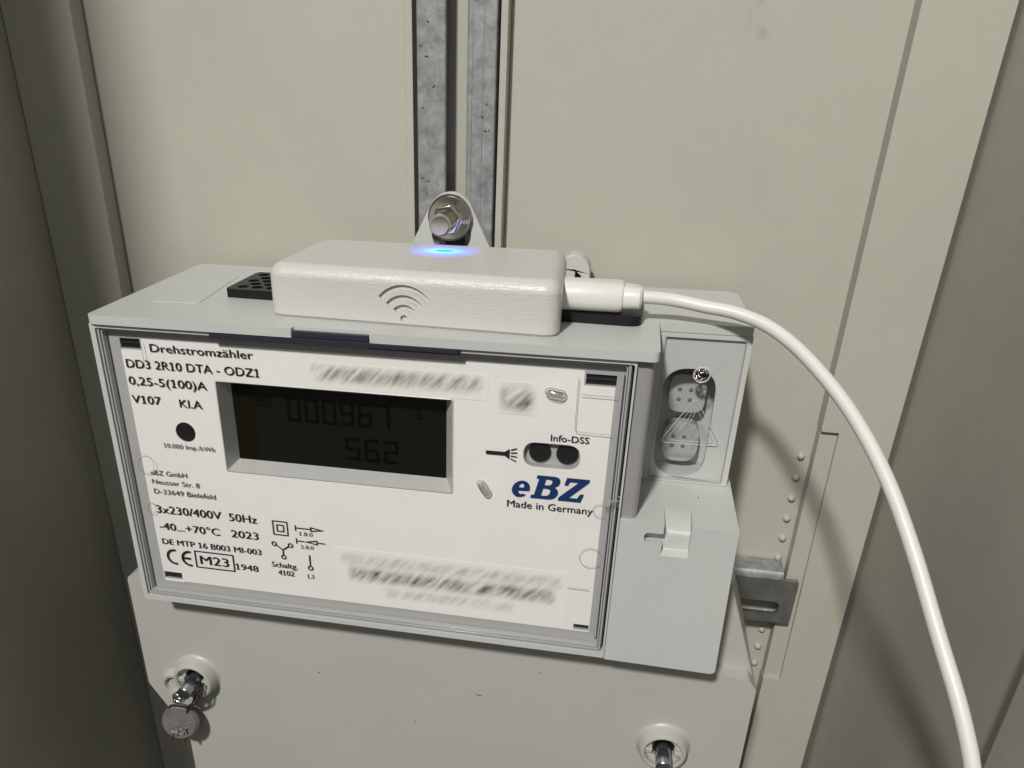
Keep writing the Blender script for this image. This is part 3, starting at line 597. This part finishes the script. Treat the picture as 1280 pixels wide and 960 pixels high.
# ================================================================== READER
reader = thing('optical_reader', 'white 3D printed box with wave emblem and blue light standing on the grey meter top', 'reading head', (80, 25, 7))
def ring_at(ins, z):
    q = [(41.2 + ins, 6.4 + ins), (117.8 - ins, 2.2 + ins), (115.6 - ins, 43.6 - ins), (43.0 + ins, 44.2 - ins)]
    return [(x, y, z) for x, y in roundpoly(q, [max(.8, 4.4 - ins * .8)] * 4, 8)]
RT = 3.4
secs = [ring_at(.5, 7.05), ring_at(0, 7.6)] + [ring_at(RT * (1 - math.cos(math.radians(9 * k))), 20.4 - RT + RT * math.sin(math.radians(9 * k))) for k in range(11)]
bm = bmesh.new(); R_ = [[bm.verts.new(p) for p in q] for q in secs]; n = len(R_[0])
for a, b in zip(R_, R_[1:]):
    for i in range(n): bm.faces.new((a[i], a[(i + 1) % n], b[(i + 1) % n], b[i]))
bm.faces.new(R_[0]); bm.faces.new(R_[-1])
case = obj('reader_case', bm, M_print, reader)
# engraved wave emblem
yaw = math.atan2(2.4 - 6.4, 117.4 - 42.6)
def cutter(outline):
    bm = plate(outline, (), -1.2, 0.75)
    bmesh.ops.transform(bm, matrix=Matrix.Translation((78.4, 6.4 + (78.4 - 42.6) * (2.4 - 6.4) / 74.8, 8.9)) @ Matrix.Rotation(yaw, 4, 'Z'), verts=bm.verts)
    return obj('c', bm, M_print)
cuts = [cutter(circ(0, 0, .95, 20))]
for r in (2.9, 5.3, 7.8): cuts.append(cutter(arcband(0, 0, r - .62, r + .62, 38, 142, 20)))
boolean(case, cuts)
# lamp inside the box and its small diode
led = obj('status_light', lathe([(1.6, 13.0), (1.6, 16.2), (1.2, 17.0), (.1, 17.2)], (82.6, 33.2), axis='z', n=20), mat('diode_body', (0.6, 0.8, 0.9), 0.3), reader)
obj('added_baffle', plate(circ(82.6, 33.2, 8.6, 32), [circ(82.6, 33.2, 8.2, 32)], 8, 19.7, axis='z'), M_black, reader)  # unseen baffle added to keep the blue glow off the front
ld = bpy.data.lights.new('status_diode', 'AREA'); ld.shape = 'RECTANGLE'; ld.size = 0.008; ld.size_y = 0.0025; ld.energy = 0.016; ld.color = (0.0, 0.11, 1.0)
lo = bpy.data.objects.new('status_diode', ld); col.objects.link(lo); lo.location = Vector((82.6, 32.2, 17.4)) * S; lo.rotation_euler = (math.pi, 0, 0)
M_glow = bpy.data.materials.new('painted_glow'); M_glow.use_nodes = True; b_ = M_glow.node_tree.nodes['Principled BSDF']
b_.inputs['Base Color'].default_value = (0, .1, .2, 1); b_.inputs['Emission Color'].default_value = (0.0, 0.42, 1.0, 1); b_.inputs['Emission Strength'].default_value = 1.1; b_.inputs['Specular IOR Level'].default_value = 0
obj('glow_core', plate(circ(82.8, 32.6, 2.6, 32, 1.1), (), 20.36, 20.43, axis='z'), M_glow, reader)  # emissive disc painted in for the bright core of the shine-through glow
# black printed base with honeycomb holes
holes = []
for r in range(5):
    for c in range(5):
        hx, hy = 26.0 + c * 4.3 + (2.15 if r % 2 else 0), 24.8 + r * 3.75
        if hx < 43: holes.append([(hx + 1.75 * math.cos(math.radians(60 * i + 30)), hy + 1.75 * math.sin(math.radians(60 * i + 30))) for i in range(6)])
for c in range(3): holes.append([(121.5 + c * 4.6 + 1.5 * math.cos(math.radians(60 * i + 30)), 25.6 + 1.5 * math.sin(math.radians(60 * i + 30))) for i in range(6)])
obj('base_plate', plate(roundpoly([(22.0, 21.6), (137.4, 16.6), (137.4, 40), (22.6, 43.4)], [1.2, 3.4, 3.6, 1.2], 6), holes, 7.05, 9.5, axis='z'), M_black, reader, bevel=0.22, seg=2)

# ================================================================== USB CABLE
usb = thing('usb_cable', 'white charging cable plugged into the white box and curving down past the meter', 'cable', (125, 20, 12))
pc = (21.2, 13.5)
def rsec(x, hy, hz, r): return [(x, pc[0] + u, pc[1] + v) for u, v in rect(-hy, hy, -hz, hz, r, 8)]
def loft(secs):
    bm = bmesh.new(); R = [[bm.verts.new(p) for p in s] for s in secs]; n = len(R[0])
    for a, b in zip(R, R[1:]):
        for i in range(n): bm.faces.new((a[i], a[(i + 1) % n], b[(i + 1) % n], b[i]))
    bm.faces.new(R[0]); bm.faces.new(R[-1]); return bm
obj('plug', loft([rsec(114.5, 5.0, 3.6, 3.3), rsec(117.5, 5.1, 3.7, 3.4), rsec(131.2, 5.1, 3.7, 3.4), rsec(132.0, 4.7, 3.4, 3.1)]), M_usb, usb, bevel=0)
obj('plug_collar', loft([rsec(132.0, 4.2, 2.9, 2.7), rsec(132.4, 4.3, 3.0, 2.8), rsec(136.2, 4.0, 2.8, 2.6), rsec(136.8, 3.4, 2.4, 2.2)]), M_usb, usb)
path = [(135.5, 21.2, 13.5), (144.3, 21.5, 13.2), (152.2, 20.5, 12.4), (159.9, 18.4, 11.5), (168.4, 14.0, 9.2), (176.4, 6.5, 4.9), (185.0, -4.2, -2.8), (192.3, -16.5, -12.9), (198.3, -29.0, -24.9), (203.7, -41.2, -38.3), (208.2, -51.6, -50.0), (211.0, -59.2, -60.5), (212.5, -66, -76), (212, -70, -95)]
obj('cord', tube([p + Vector((0, .18 * math.sin(p.length * .31), .16 * math.sin(p.length * .23 + 1))) for p in catmull(path, 12)], 1.62, 20), M_usb, usb)
